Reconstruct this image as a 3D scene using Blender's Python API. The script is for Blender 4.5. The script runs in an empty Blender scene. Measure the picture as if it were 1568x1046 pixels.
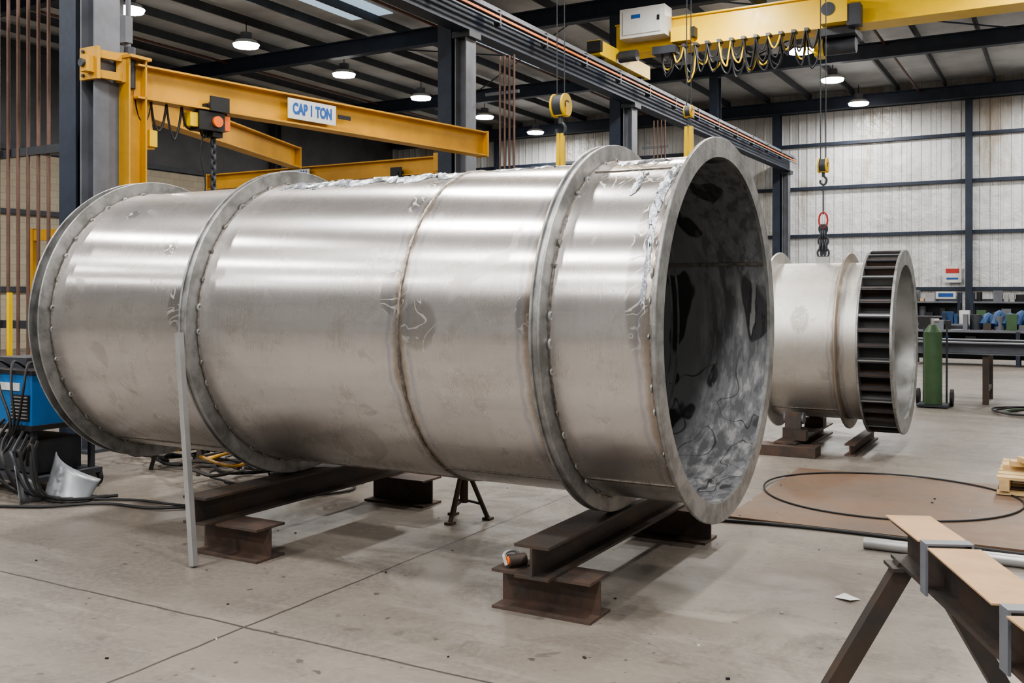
import bpy, bmesh, math, random
from mathutils import Vector, Matrix
random.seed(7)
scene = bpy.context.scene
pi = math.pi

# ------------------------------------------------------------------ materials
def nodes_of(name):
    m = bpy.data.materials.new(name); m.use_nodes = True
    nt = m.node_tree; b = nt.nodes["Principled BSDF"]
    return m, nt, b
def N(nt, t, **kw):
    n = nt.nodes.new(t)
    for k, v in kw.items(): setattr(n, k, v)
    return n
def val(nt, sock, v):
    if isinstance(v, bpy.types.NodeSocket): nt.links.new(v, sock)
    else: sock.default_value = v
def M(nt, op, a, b=None, c=None, clamp=False):
    n = N(nt, "ShaderNodeMath", operation=op); n.use_clamp = clamp
    val(nt, n.inputs[0], a)
    if b is not None: val(nt, n.inputs[1], b)
    if c is not None: val(nt, n.inputs[2], c)
    return n.outputs[0]
def mixc(nt, f, a, b):
    n = N(nt, "ShaderNodeMix", data_type='RGBA')
    val(nt, n.inputs[0], f)
    val(nt, n.inputs[6], a if isinstance(a, bpy.types.NodeSocket) else (*a, 1))
    val(nt, n.inputs[7], b if isinstance(b, bpy.types.NodeSocket) else (*b, 1))
    return n.outputs[2]
def noise(nt, vec, scale=5, detail=4, rough=.55, stretch=None, dist=0.0):
    if stretch:
        mp = N(nt, "ShaderNodeVectorMath", operation='MULTIPLY')
        nt.links.new(vec, mp.inputs[0]); mp.inputs[1].default_value = stretch
        vec = mp.outputs[0]
    n = N(nt, "ShaderNodeTexNoise")
    n.inputs["Scale"].default_value = scale; n.inputs["Detail"].default_value = detail
    n.inputs["Roughness"].default_value = rough; n.inputs["Distortion"].default_value = dist
    nt.links.new(vec, n.inputs["Vector"])
    return n.outputs["Fac"]
def ramp(nt, f, lo, hi):
    n = N(nt, "ShaderNodeMapRange"); n.clamp = True; n.interpolation_type = 'SMOOTHSTEP'
    nt.links.new(f, n.inputs[0]); n.inputs[1].default_value = lo; n.inputs[2].default_value = hi
    return n.outputs[0]
def bump(nt, b, h, strength=.2, dist=.01):
    n = N(nt, "ShaderNodeBump"); n.inputs["Strength"].default_value = strength
    n.inputs["Distance"].default_value = dist
    nt.links.new(h, n.inputs["Height"]); nt.links.new(n.outputs[0], b.inputs["Normal"])

def mk(name, col, rough=.5, metal=0.0, var=.25, scale=3, bmp=.1, col2=None, stretch=None, lo=.35, hi=.7):
    m, nt, b = nodes_of(name)
    P = N(nt, "ShaderNodeNewGeometry").outputs["Position"]
    f = noise(nt, P, scale, 6, .6, stretch)
    c2 = col2 or tuple(c * (1 - var) for c in col)
    r = ramp(nt, f, lo, hi)
    nt.links.new(mixc(nt, r, col, c2), b.inputs["Base Color"])
    f2 = noise(nt, P, scale * 6, 4, .6)
    val(nt, b.inputs["Roughness"], M(nt, 'MULTIPLY_ADD', f2, .25, rough - .12, clamp=True))
    b.inputs["Metallic"].default_value = metal
    if bmp: bump(nt, b, f2, bmp, .004)
    return m

STEEL_DK = mk("dark_structural_steel", (.045, .05, .06), .5, .0, .3)
STEEL_BL = mk("blue_black_frame_paint", (.022, .032, .055), .55, .0, .3)
PURLIN = mk("purlin_grey_paint", (.055, .06, .068), .55, .0, .3)
STEEL_GR = mk("grey_painted_steel", (.16, .17, .195), .5, .0, .25)
STEEL_LT = mk("light_steel", (.45, .45, .45), .4, .6, .2)
RUST = mk("raw_mill_steel", (.062, .057, .055), .48, .4, .3, 5, .25, (.095, .066, .05))
RUST2 = mk("rusty_steel", (.105, .066, .05), .6, .2, .3, 7, .3, (.052, .045, .041))
GALV = mk("flange_steel", (.37, .37, .365), .42, .65, .3, 9, .3, (.20, .20, .195))
YEL = mk("jib_yellow_paint", (.60, .315, .03), .42, 0, .2, 2, .05)
YEL2 = mk("crane_yellow_paint", (.80, .52, .015), .4, 0, .12, 2, .05)
ORANGE = mk("orange_plastic", (.8, .16, .02), .45)
RED = mk("red_paint", (.45, .04, .03), .45)
BLUE = mk("blue_enamel", (.015, .13, .36), .35, 0, .15)
BLUE2 = mk("dull_blue_cloth", (.02, .07, .18), .6, 0, .3)
BLACK = mk("black_rubber", (.015, .015, .016), .55)
WHITE = mk("white_enamel", (.62, .62, .60), .45, 0, .1)
GREEN = mk("green_enamel", (.06, .12, .055), .45)
WOOD = mk("pale_pine", (.62, .44, .22), .7, 0, .25, 3, .2, stretch=(2, 12, 12))
CARD = mk("cardboard", (.45, .29, .16), .8, 0, .3, 3, .1)
COPPER = mk("brown_pipe", (.18, .11, .085), .5, .3)
TXT = mk("sign_blue", (.02, .1, .35), .5)
PLASTIC = mk("galvanised_offcut", (.26, .27, .29), .35, .3, .3)
SCRUNCH = mk("scrunched_protective_film", (.52, .55, .60), .28, .75, .5, 22, .6)

# floor ---------------------------------------------------------------
def floor_mat():
    m, nt, b = nodes_of("worn_concrete")
    P = N(nt, "ShaderNodeNewGeometry").outputs["Position"]
    n1 = ramp(nt, noise(nt, P, .45, 6, .6), .38, .64)
    n2 = ramp(nt, noise(nt, P, 1.8, 9, .7, dist=.6), .42, .66)
    n3 = noise(nt, P, 30, 6, .75)
    c = mixc(nt, n1, (.212, .186, .160), (.150, .132, .115))
    c = mixc(nt, M(nt, 'MULTIPLY', n2, .6), c, (.095, .082, .072))
    c = mixc(nt, M(nt, 'MULTIPLY', ramp(nt, n3, .42, .72), .45), c, (.28, .25, .215))
    sc = ramp(nt, noise(nt, P, 1.3, 9, .8, (.5, 4, 1), .5), .52, .68)
    c = mixc(nt, M(nt, 'MULTIPLY', sc, .4), c, (.32, .29, .255))
    st = ramp(nt, noise(nt, P, 2.2, 4, .6, dist=2.0), .64, .70)
    c = mixc(nt, M(nt, 'MULTIPLY', st, .45), c, (.075, .065, .058))
    sp = ramp(nt, noise(nt, P, 14, 3, .5), .68, .72)
    c = mixc(nt, M(nt, 'MULTIPLY', sp, .7), c, (.05, .045, .04))
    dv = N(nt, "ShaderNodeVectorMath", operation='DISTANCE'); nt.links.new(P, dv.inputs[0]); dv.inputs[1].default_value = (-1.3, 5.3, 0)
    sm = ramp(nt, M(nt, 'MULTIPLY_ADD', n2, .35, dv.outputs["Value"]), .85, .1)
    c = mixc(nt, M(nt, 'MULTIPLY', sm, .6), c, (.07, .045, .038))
    s = N(nt, "ShaderNodeSeparateXYZ"); nt.links.new(P, s.inputs[0])
    wob = M(nt, 'MULTIPLY', M(nt, 'SUBTRACT', noise(nt, P, 4, 4), .5), .03)
    def jl(co, off, per):
        q = M(nt, 'ADD', M(nt, 'ADD', co, off + 100 * per), wob)
        fr = M(nt, 'MODULO', q, per)
        d = M(nt, 'MINIMUM', fr, M(nt, 'SUBTRACT', per, fr))
        return ramp(nt, d, .011, .005)
    j = M(nt, 'MAXIMUM', jl(s.outputs[0], 3.42, 4.5), jl(s.outputs[1], -3.45, 4.5))
    c = mixc(nt, M(nt, 'MULTIPLY', j, .8), c, (.03, .027, .024))
    nt.links.new(c, b.inputs["Base Color"])
    val(nt, b.inputs["Roughness"], M(nt, 'MULTIPLY_ADD', n2, .2, .36))
    bump(nt, b, M(nt, 'SUBTRACT', n3, M(nt, 'MULTIPLY', j, 2)), .2, .004)
    return m
FLOOR = floor_mat()

def panel_mat():
    m, nt, b = nodes_of("liner_panel_white")
    P = N(nt, "ShaderNodeNewGeometry").outputs["Position"]
    c = mixc(nt, ramp(nt, noise(nt, P, .5, 5, .6, (1, 1, .25)), .45, .75), (.68, .69, .69), (.48, .48, .47))
    c = mixc(nt, M(nt, 'MULTIPLY', ramp(nt, noise(nt, P, .8, 7, .65, (.9, 1, .22)), .52, .66), .75), c, (.34, .26, .17))
    s = N(nt, "ShaderNodeSeparateXYZ"); nt.links.new(P, s.inputs[0])
    fr = M(nt, 'MODULO', M(nt, 'ADD', s.outputs[0], 300), .92)
    c = mixc(nt, M(nt, 'MULTIPLY', ramp(nt, fr, .05, .01), .55), c, (.25, .25, .25))
    fr3 = M(nt, 'MODULO', M(nt, 'ADD', s.outputs[0], 300), .306)
    rib = ramp(nt, M(nt, 'ABSOLUTE', M(nt, 'SUBTRACT', fr3, .153)), .05, .02)
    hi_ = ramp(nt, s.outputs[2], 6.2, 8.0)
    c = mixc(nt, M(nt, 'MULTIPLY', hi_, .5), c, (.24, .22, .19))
    nt.links.new(c, b.inputs["Base Color"]); b.inputs["Roughness"].default_value = .34
    bump(nt, b, M(nt, 'MULTIPLY_ADD', rib, .25, noise(nt, P, 1.8, 4, .6)), .9, .1)
    return m
PANEL = panel_mat()
def block_mat():
    m, nt, b = nodes_of("painted_block_wall")
    P = N(nt, "ShaderNodeNewGeometry").outputs["Position"]
    cmb = N(nt, "ShaderNodeCombineXYZ"); s = N(nt, "ShaderNodeSeparateXYZ"); nt.links.new(P, s.inputs[0])
    nt.links.new(s.outputs[1], cmb.inputs[0]); nt.links.new(s.outputs[2], cmb.inputs[1])
    br = N(nt, "ShaderNodeTexBrick"); nt.links.new(cmb.outputs[0], br.inputs[0])
    br.inputs["Scale"].default_value = 1.0; br.inputs["Brick Width"].default_value = .4; br.inputs["Row Height"].default_value = .2
    br.inputs["Mortar Size"].default_value = .008
    br.inputs["Color1"].default_value = (.42, .37, .28, 1); br.inputs["Color2"].default_value = (.38, .33, .25, 1)
    br.inputs["Mortar"].default_value = (.30, .26, .20, 1)
    nt.links.new(br.outputs[0], b.inputs["Base Color"]); b.inputs["Roughness"].default_value = .8
    return m
BLOCK = block_mat()
DECK = mk("roof_deck", (.56, .56, .55), .6, 0, .35, .6, .05)
DARKWALL = mk("dark_ribbed_cladding", (.10, .10, .105), .6, 0, .3, 1.0, .05)

CY, CZ = 5.18, 1.40
def duct_mat(name, cy, cz, marks, seams, base=(.60, .585, .57), r0=.24, aniso=.8, metal=1.0):
    m, nt, b = nodes_of(name)
    P = N(nt, "ShaderNodeNewGeometry").outputs["Position"]
    s = N(nt, "ShaderNodeSeparateXYZ"); nt.links.new(P, s.inputs[0])
    X = s.outputs[0]
    dy = M(nt, 'SUBTRACT', cy, s.outputs[1]); dz = M(nt, 'SUBTRACT', s.outputs[2], cz)
    phi = M(nt, 'ARCTAN2', dz, dy)
    brush = noise(nt, P, 6, 3, .6, (60, 1.0, 1.0))
    big = noise(nt, P, .8, 5, .6)
    mott = noise(nt, P, 5, 6, .65)
    streak = noise(nt, P, 2.0, 7, .75, (.5, 6, 6))
    vstreak = noise(nt, P, 1.6, 7, .75, (7, .6, .6))
    c = mixc(nt, ramp(nt, big, .35, .7), base, tuple(x * .86 for x in base))
    c = mixc(nt, M(nt, 'MULTIPLY', ramp(nt, mott, .48, .72), .30), c, (.38, .32, .28))
    c = mixc(nt, M(nt, 'MULTIPLY', ramp(nt, streak, .5, .7), .26), c, (.36, .34, .33))
    c = mixc(nt, M(nt, 'MULTIPLY', ramp(nt, vstreak, .52, .72), .20), c, (.34, .31, .29))
    c = mixc(nt, M(nt, 'MULTIPLY', ramp(nt, brush, .3, .7), .16), c, (.40, .39, .38))
    scv = noise(nt, P, 3.0, 2, .5, (1.4, 5, 5), 1.5)
    hair = ramp(nt, M(nt, 'ABSOLUTE', M(nt, 'SUBTRACT', scv, .5)), .006, .002)
    c = mixc(nt, M(nt, 'MULTIPLY', hair, .4), c, (.80, .79, .78))
    smd = ramp(nt, noise(nt, P, 2.6, 3, .5, dist=1.2), .64, .69)
    c = mixc(nt, M(nt, 'MULTIPLY', smd, .24), c, (.30, .28, .26))
    rough = M(nt, 'MULTIPLY_ADD', mott, .07, M(nt, 'MULTIPLY_ADD', brush, .05, r0))
    rough = M(nt, 'MULTIPLY_ADD', smd, .07, rough)
    nz = noise(nt, P, 5.5, 2, .5, dist=.8)
    line = ramp(nt, M(nt, 'ABSOLUTE', M(nt, 'SUBTRACT', M(nt, 'FRACT', M(nt, 'MULTIPLY', nz, 7)), .5)), .12, .05)
    tot = None
    for (mx, mp, rx, rp) in marks:
        a = M(nt, 'DIVIDE', M(nt, 'SUBTRACT', X, mx), rx); d = M(nt, 'DIVIDE', M(nt, 'SUBTRACT', phi, mp), rp)
        q = M(nt, 'ADD', M(nt, 'MULTIPLY', a, a), M(nt, 'MULTIPLY', d, d))
        k = ramp(nt, q, 1.0, .55)
        tot = k if tot is None else M(nt, 'MAXIMUM', tot, k)
    if tot is not None:
        lm = M(nt, 'MULTIPLY', tot, line)
        c = mixc(nt, M(nt, 'MULTIPLY', lm, .45), c, (.80, .79, .77))
        rough = M(nt, 'MULTIPLY_ADD', lm, .2, rough)
        c = mixc(nt, M(nt, 'MULTIPLY', M(nt, 'MULTIPLY', tot, M(nt, 'SUBTRACT', 1.0, line)), .5), c, (.25, .23, .21))
    st = None; st2 = None
    for sx in seams:
        d0 = M(nt, 'ABSOLUTE', M(nt, 'SUBTRACT', X, sx))
        d = M(nt, 'MULTIPLY_ADD', M(nt, 'SUBTRACT', mott, .5), .10, d0)
        k = ramp(nt, d, .055, .012)
        st = k if st is None else M(nt, 'MAXIMUM', st, k)
        k = ramp(nt, M(nt, 'ABSOLUTE', M(nt, 'SUBTRACT', d, .065)), .02, .004)
        st2 = k if st2 is None else M(nt, 'MAXIMUM', st2, k)
    if st is not None:
        c = mixc(nt, M(nt, 'MULTIPLY', st2, .35), c, (.26, .28, .36))
        c = mixc(nt, M(nt, 'MULTIPLY', st, .65), c, (.25, .185, .13))
    nt.links.new(c, b.inputs["Base Color"]); b.inputs["Metallic"].default_value = metal
    nt.links.new(rough, b.inputs["Roughness"])
    b.inputs["Anisotropic"].default_value = aniso
    tg = N(nt, "ShaderNodeCombineXYZ"); tg.inputs[0].default_value = 1.0
    nt.links.new(tg.outputs[0], b.inputs["Tangent"])
    h = M(nt, 'MULTIPLY_ADD', noise(nt, P, 1.1, 2, .5, (.4, 1, 1)), 1.0, M(nt, 'MULTIPLY', mott, .03))
    bump(nt, b, h, .25, .012)
    return m
SHELL = duct_mat("brushed_stainless_shell", CY, CZ,
    [(-2.97, .03, .13, .16), (-3.14, .22, .10, .15), (-4.80, .12, .07, .15), (-1.74, .35, .07, .5), (-1.95, 1.0, .22, .2),
     (-2.34, .1, .05, .12), (-4.98, .55, .06, .08), (-5.6, .9, .07, .06), (-3.2, .95, .06, .2)],
     [-3.096, -2.30, -4.70, -1.66], base=(.66, .63, .61), r0=.205, aniso=.85, metal=.82)
SHELL2 = duct_mat("stainless_shell_pale", 10.63, 1.10, [(-2.3, .3, .1, .2)], [-1.96], (.64, .62, .58), .40, .3, .8)
def inner_mat():
    m, nt, b = nodes_of("interior_film_and_grind_marks")
    P = N(nt, "ShaderNodeNewGeometry").outputs["Position"]
    s = N(nt, "ShaderNodeSeparateXYZ"); nt.links.new(P, s.inputs[0])
    wob = noise(nt, P, 2.2, 3, .5)
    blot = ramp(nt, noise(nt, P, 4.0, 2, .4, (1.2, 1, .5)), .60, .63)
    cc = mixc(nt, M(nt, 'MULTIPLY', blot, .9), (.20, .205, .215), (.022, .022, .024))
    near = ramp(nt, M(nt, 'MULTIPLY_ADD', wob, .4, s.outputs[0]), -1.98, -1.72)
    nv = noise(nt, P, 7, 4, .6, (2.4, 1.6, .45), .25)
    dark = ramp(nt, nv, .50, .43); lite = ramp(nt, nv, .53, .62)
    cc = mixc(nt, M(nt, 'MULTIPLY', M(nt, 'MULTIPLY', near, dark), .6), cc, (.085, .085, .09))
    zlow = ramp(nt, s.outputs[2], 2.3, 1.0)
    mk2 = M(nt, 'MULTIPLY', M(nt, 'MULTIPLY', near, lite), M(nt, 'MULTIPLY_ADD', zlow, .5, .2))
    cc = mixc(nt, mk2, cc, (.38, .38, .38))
    nz = noise(nt, P, 3.4, 1, .4, (1.5, 1, 1), .5)
    ln = ramp(nt, M(nt, 'ABSOLUTE', M(nt, 'SUBTRACT', nz, .48)), .012, .005)
    zr = ramp(nt, s.outputs[2], 1.25, 1.05)
    cc = mixc(nt, M(nt, 'MULTIPLY', M(nt, 'MULTIPLY', ln, zr), .7), cc, (.03, .03, .03))
    nt.links.new(cc, b.inputs["Base Color"])
    b.inputs["Metallic"].default_value = .25
    val(nt, b.inputs["Roughness"], M(nt, 'MULTIPLY_ADD', mk2, .1, .36))
    bump(nt, b, nv, .08, .01)
    return m
INNER = inner_mat()
INNER2 = mk("stainless_interior", (.5, .5, .49), .35, .9, .3, 2, .1)
WELD = mk("weld_bead", (.34, .31, .28), .4, .9, .5, 30, .4)

# ------------------------------------------------------------------ mesh builder
class B:
    def __init__(s, name, mats):
        s.name = name; s.mats = mats; s.bm = bmesh.new()
    def mi(s, m):
        if m not in s.mats: s.mats.append(m)
        return s.mats.index(m)
    def faces(s, vs, fs, m):
        k = s.mi(m); vv = [s.bm.verts.new(v) for v in vs]
        for f in fs:
            try: fc = s.bm.faces.new([vv[i] for i in f]); fc.material_index = k
            except ValueError: pass
    def prism(s, p0, p1, w, h, m, up=(0, 0, 1)):
        p0, p1 = Vector(p0), Vector(p1); d = (p1 - p0).normalized(); up = Vector(up)
        if abs(d.dot(up)) > .98: up = Vector((0, 1, 0))
        r = d.cross(up).normalized(); u = r.cross(d).normalized()
        vs = []
        for p in (p0, p1):
            for a, c in ((-1, -1), (1, -1), (1, 1), (-1, 1)):
                vs.append(p + r * (a * w / 2) + u * (c * h / 2))
        s.faces(vs, [(3, 2, 1, 0), (4, 5, 6, 7), (0, 1, 5, 4), (1, 2, 6, 5), (2, 3, 7, 6), (3, 0, 4, 7)], m)
    def box(s, c, sz, m, rz=0):
        c = Vector(c); d = Vector((math.cos(rz), math.sin(rz), 0)) * sz[0] / 2
        s.prism(c - d, c + d, sz[1], sz[2], m)
    def ibeam(s, p0, p1, h, w, m, tf=.016, tw=.012, up=(0, 0, 1)):
        p0, p1 = Vector(p0), Vector(p1); d = (p1 - p0).normalized(); u = Vector(up)
        if abs(d.dot(u)) > .98: u = Vector((0, 1, 0))
        r = d.cross(u).normalized(); u = r.cross(d).normalized()
        o = u * (h / 2 - tf / 2)
        s.prism(p0 + o, p1 + o, w, tf, m, u); s.prism(p0 - o, p1 - o, w, tf, m, u)
        s.prism(p0, p1, tw, h - 2 * tf, m, u)
    def cyl(s, p0, p1, r, m, seg=16, r2=None, cap=True):
        p0, p1 = Vector(p0), Vector(p1); d = (p1 - p0).normalized()
        a = Vector((0, 0, 1)) if abs(d.z) < .9 else Vector((1, 0, 0))
        x = d.cross(a).normalized(); y = d.cross(x).normalized(); r2 = r if r2 is None else r2
        vs = []
        for p, q in ((p0, r), (p1, r2)):
            for i in range(seg):
                t = 2 * pi * i / seg; vs.append(p + (x * math.cos(t) + y * math.sin(t)) * q)
        fs = [(i, (i + 1) % seg, seg + (i + 1) % seg, seg + i) for i in range(seg)]
        if cap: fs += [tuple(range(seg - 1, -1, -1)), tuple(range(seg, 2 * seg))]
        s.faces(vs, fs, m)
    def lathe(s, prof, cy, cz, m, seg=144, closed=True):
        n = len(prof); vs = []
        for i in range(seg):
            t = 2 * pi * i / seg
            for (x, r) in prof: vs.append((x, cy + r * math.cos(t), cz + r * math.sin(t)))
        fs = []
        rng = n if closed else n - 1
        for i in range(seg):
            j = (i + 1) % seg
            for k in range(rng):
                l = (k + 1) % n
                fs.append((i * n + k, j * n + k, j * n + l, i * n + l))
        s.faces(vs, fs, m)
    def ring(s, x0, x1, ri, ro, cy, cz, m, bev=.002, seg=144):
        s.lathe([(x0, ri), (x0, ro - bev), (x0 + bev, ro), (x1 - bev, ro), (x1, ro - bev), (x1, ri)], cy, cz, m, seg)
    def tube(s, pts, r, m, seg=8, sub=6, closed=False):
        P = [Vector(p) for p in pts]
        if sub > 1:
            Q = []; n = len(P); rng = n if closed else n - 1
            for i in range(rng):
                a = P[(i - 1) % n] if closed or i > 0 else P[0]; b = P[i]; c = P[(i + 1) % n]
                d = P[(i + 2) % n] if closed or i + 2 < n else P[-1]
                for k in range(sub):
                    t = k / sub
                    Q.append(.5 * ((2 * b) + (c - a) * t + (2 * a - 5 * b + 4 * c - d) * t * t + (3 * b - a - 3 * c + d) * t ** 3))
            if not closed: Q.append(P[-1])
            P = Q
        n = len(P); vs = []; prev = None
        for i in range(n):
            if closed: t = P[(i + 1) % n] - P[i - 1]
            else: t = P[min(i + 1, n - 1)] - P[max(i - 1, 0)]
            t.normalize()
            if prev is None:
                a = Vector((0, 0, 1)) if abs(t.z) < .9 else Vector((1, 0, 0)); prev = t.cross(a).normalized()
            prev = (prev - t * prev.dot(t)).normalized(); y = t.cross(prev)
            for k in range(seg):
                q = 2 * pi * k / seg; vs.append(P[i] + (prev * math.cos(q) + y * math.sin(q)) * r)
        fs = []
        for i in range(n if closed else n - 1):
            j = (i + 1) % n
            for k in range(seg):
                l = (k + 1) % seg; fs.append((i * seg + k, i * seg + l, j * seg + l, j * seg + k))
        if not closed: fs += [tuple(range(seg - 1, -1, -1)), tuple((n - 1) * seg + k for k in range(seg))]
        s.faces(vs, fs, m)
    def chain(s, p0, p1, m, L=.06, r=.007):
        p0, p1 = Vector(p0), Vector(p1); D = p1 - p0; d = D.normalized(); n = max(1, int(D.length / (L * .72)))
        a = Vector((1, 0, 0)) if abs(d.x) < .9 else Vector((0, 1, 0)); x = d.cross(a).normalized(); y = d.cross(x)
        for i in range(n):
            c = p0 + D * ((i + .5) / n); w = x if i % 2 else y
            pts = [c + d * (L / 2 * math.cos(t)) + w * (L * .3 * math.sin(t)) for t in [2 * pi * k / 10 for k in range(10)]]
            s.tube(pts, r, m, 6, 1, True)
    def text(s, txt, size, mat4, m, bold=.02):
        cu = bpy.data.curves.new("t", 'FONT'); cu.body = txt; cu.size = size; cu.align_x = 'CENTER'; cu.align_y = 'CENTER'; cu.extrude = .002; cu.offset = size * bold
        o = bpy.data.objects.new("t", cu); scene.collection.objects.link(o)
        dg = bpy.context.evaluated_depsgraph_get(); me = bpy.data.meshes.new_from_object(o.evaluated_get(dg))
        vs = [mat4 @ Vector((v.co.x, v.co.y * 1.5, v.co.z)) for v in me.vertices]; fs = [tuple(p.vertices) for p in me.polygons]
        s.faces(vs, fs, m)
        bpy.data.objects.remove(o); bpy.data.curves.remove(cu)
    def done(s, loc=None, ang=35):
        bmesh.ops.recalc_face_normals(s.bm, faces=s.bm.faces)
        xs = [v.co for v in s.bm.verts]
        lo = Vector((min(v.x for v in xs), min(v.y for v in xs), min(v.z for v in xs)))
        hi = Vector((max(v.x for v in xs), max(v.y for v in xs), max(v.z for v in xs)))
        c = Vector(((lo.x + hi.x) / 2, (lo.y + hi.y) / 2, lo.z)) if loc is None else Vector(loc)
        bmesh.ops.translate(s.bm, verts=s.bm.verts, vec=-c)
        me = bpy.data.meshes.new(s.name); s.bm.to_mesh(me); s.bm.free()
        for m in s.mats: me.materials.append(m)
        me.polygons.foreach_set("use_smooth", [True] * len(me.polygons))
        me.set_sharp_from_angle(angle=math.radians(ang))
        o = bpy.data.objects.new(s.name, me); scene.collection.objects.link(o); o.location = c
        return o

# ------------------------------------------------------------------ room shell
XL, XR, YN, YF, ZC = -26.0, 14.0, -14.0, 35.2, 8.6
b = B("floor", [FLOOR]); b.box(((XL + XR) / 2, (YN + YF) / 2, -.05), (XR - XL, YF - YN, .1), FLOOR); b.done()
b = B("ceiling", [DECK]); b.box(((XL + XR) / 2, (YN + YF) / 2, ZC + .05), (XR - XL, YF - YN, .1), DECK); b.done()
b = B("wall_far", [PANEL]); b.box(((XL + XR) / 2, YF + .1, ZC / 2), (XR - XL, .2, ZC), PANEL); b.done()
b = B("wall_left", [BLOCK, DARKWALL]); b.box((XL - .1, (YN + YF) / 2, 2.8), (.2, YF - YN, 5.6), BLOCK)
b.box((XL - .1, (YN + YF) / 2, 7.1), (.2, YF - YN, 3.0), DARKWALL); b.done()
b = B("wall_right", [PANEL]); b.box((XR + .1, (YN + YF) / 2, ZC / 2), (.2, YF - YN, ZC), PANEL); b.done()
WB = mk("rear_wall_paint", (.40, .40, .395), .6, 0, .2, 1)
b = B("wall_rear", [WB]); b.box(((XL + XR) / 2, YN - .1, ZC / 2), (XR - XL, .2, ZC), WB); b.done()

b = B("trim_1", [STEEL_BL])
for z in (1.73, 3.58, 5.25, 6.77, 8.05):
    b.prism((XL + .3, YF - .06, z), (XR, YF - .06, z), .12, .11 if z < 8 else .3, STEEL_BL)
for x in (-20.5, -14.6, -2.75, 3.2, 9.1):
    b.ibeam((x, YF - .2, 0), (x, YF - .2, ZC - .3), .22, .20, STEEL_BL)
b.done()
b = B("trim_2", [STEEL_DK])
for z in (1.7, 3.9, 5.7): b.prism((XL + .06, YN, z), (XL + .06, YF - .5, z), .12, .14, STEEL_DK)
for y in (6.6, 13.55, 20.5, 27.6): b.ibeam((XL + .2, y, 0), (XL + .2, y, ZC - .6), .3, .3, STEEL_DK)
b.done()

COLY = [-7.4, -.4, 6.6, 13.55, 20.5, 27.6, 34.6]
b = B("roof_frame", [STEEL_BL])
for y in COLY:
    b.ibeam((XL + .3, y, 8.06), (XR, y, 8.06), .42, .24, STEEL_BL, .03, .02)
b.done()
b = B("roof_purlins", [PURLIN])
x = XL + .8
while x < XR:
    b.prism((x, YN, 8.44), (x, YF - .1, 8.44), .06, .20, PURLIN); x += 1.45
for y0, y1 in ((6.6, 13.55), (20.5, 27.6)):
    b.cyl((-17, y0, 8.2), (-9.4, y1, 8.2), .02, STEEL_BL, 6); b.cyl((-17, y1, 8.2), (-9.4, y0, 8.2), .02, STEEL_BL, 6)
    b.cyl((-8, y0, 8.2), (-1, y1, 8.2), .02, STEEL_BL, 6); b.cyl((-8, y1, 8.2), (-1, y0, 8.2), .02, STEEL_BL, 6)
b.done()
BR = mk("sprinkler_pipe_paint", (.12, .05, .035), .5)
b = B("sprinkler_pipe", [BR])
for x in (-21, -13.6, -4.2, 3): b.cyl((x, YN + .1, 8.20), (x, YF - .2, 8.20), .035, BR, 8)
b.done()
SKY = bpy.data.materials.new("skylight_panel"); SKY.use_nodes = True
pb = SKY.node_tree.nodes["Principled BSDF"]; pb.inputs["Base Color"].default_value = (.5, .6, .7, 1)
pb.inputs["Emission Color"].default_value = (.6, .82, 1, 1); pb.inputs["Emission Strength"].default_value = .5
k = 0
for (sx, sy) in ((-15.3, 17.1), (-15.3, 10), (-13.75, 24.2), (-1.4, 3)):
    k += 1
    b = B("window_%d" % k, [SKY]); b.box((sx, sy, ZC - .015), (1.3, 5.5, .02), SKY); b.done()

for i, y in enumerate(COLY):
    b = B("crane_column", [STEEL_GR, STEEL_DK])
    b.ibeam((-8.54, y, 0), (-8.54, y, 5.84), .22, .30, STEEL_GR, .02, .014, (1, 0, 0))
    b.box((-8.54, y, .015), (.26, .5, .03), STEEL_DK)
    b.box((-8.52, y, 5.78), (.34, .36, .10), STEEL_DK)
    b.done()
    b = B("building_column", [STEEL_BL])
    b.ibeam((-8.85, y, 0), (-8.85, y, 7.84), .30, .26, STEEL_BL, .02, .014)
    for z in (2.0, 5.0): b.box((-8.69, y, z), (.06, .1, .1), STEEL_BL)
    b.done()
    if y in (13.55, 20.5):
        b = B("service_pipes", [COPPER])
        for q in range(4): b.cyl((-8.15 + .09 * q, y + .45, 0), (-8.15 + .09 * q, y + .45, 5.5), .018, COPPER, 8)
        for z in (1.2, 3.1, 4.9): b.prism((-8.44, y + .47, z), (-7.8, y + .47, z), .03, .05, STEEL_GR)
        b.done()

RAILO = mk("conductor_orange", (.75, .20, .04), .5)
def runway(x, name="crane_runway_beam"):
    b = B(name, [STEEL_BL])
    b.ibeam((x, YN + .2, 6.07), (x, 34.9, 6.07), .48, .28, STEEL_BL, .03, .02)
    b.prism((x, YN + .2, 6.345), (x, 34.9, 6.345), .38, .07, STEEL_GR)
    b.prism((x, YN + .2, 6.41), (x, 34.9, 6.41), .07, .07, STEEL_LT)
    for k, dz in enumerate((6.20, 6.12, 6.28)):
        if k == 0: b.prism((x + .24, YN + .2, dz), (x + .24, 34.9, dz), .03, .04, RAILO)
        else: b.prism((x + .24, YN + .2, dz), (x + .24, 34.9, dz), .03, .025, STEEL_GR)
    y = YN + 1
    while y < 34.5:
        b.box((x + .19, y, 6.2), (.12, .05, .26), STEEL_DK); y += 1.7
    b.done()
runway(-8.5)
runway(12.5)

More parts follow.
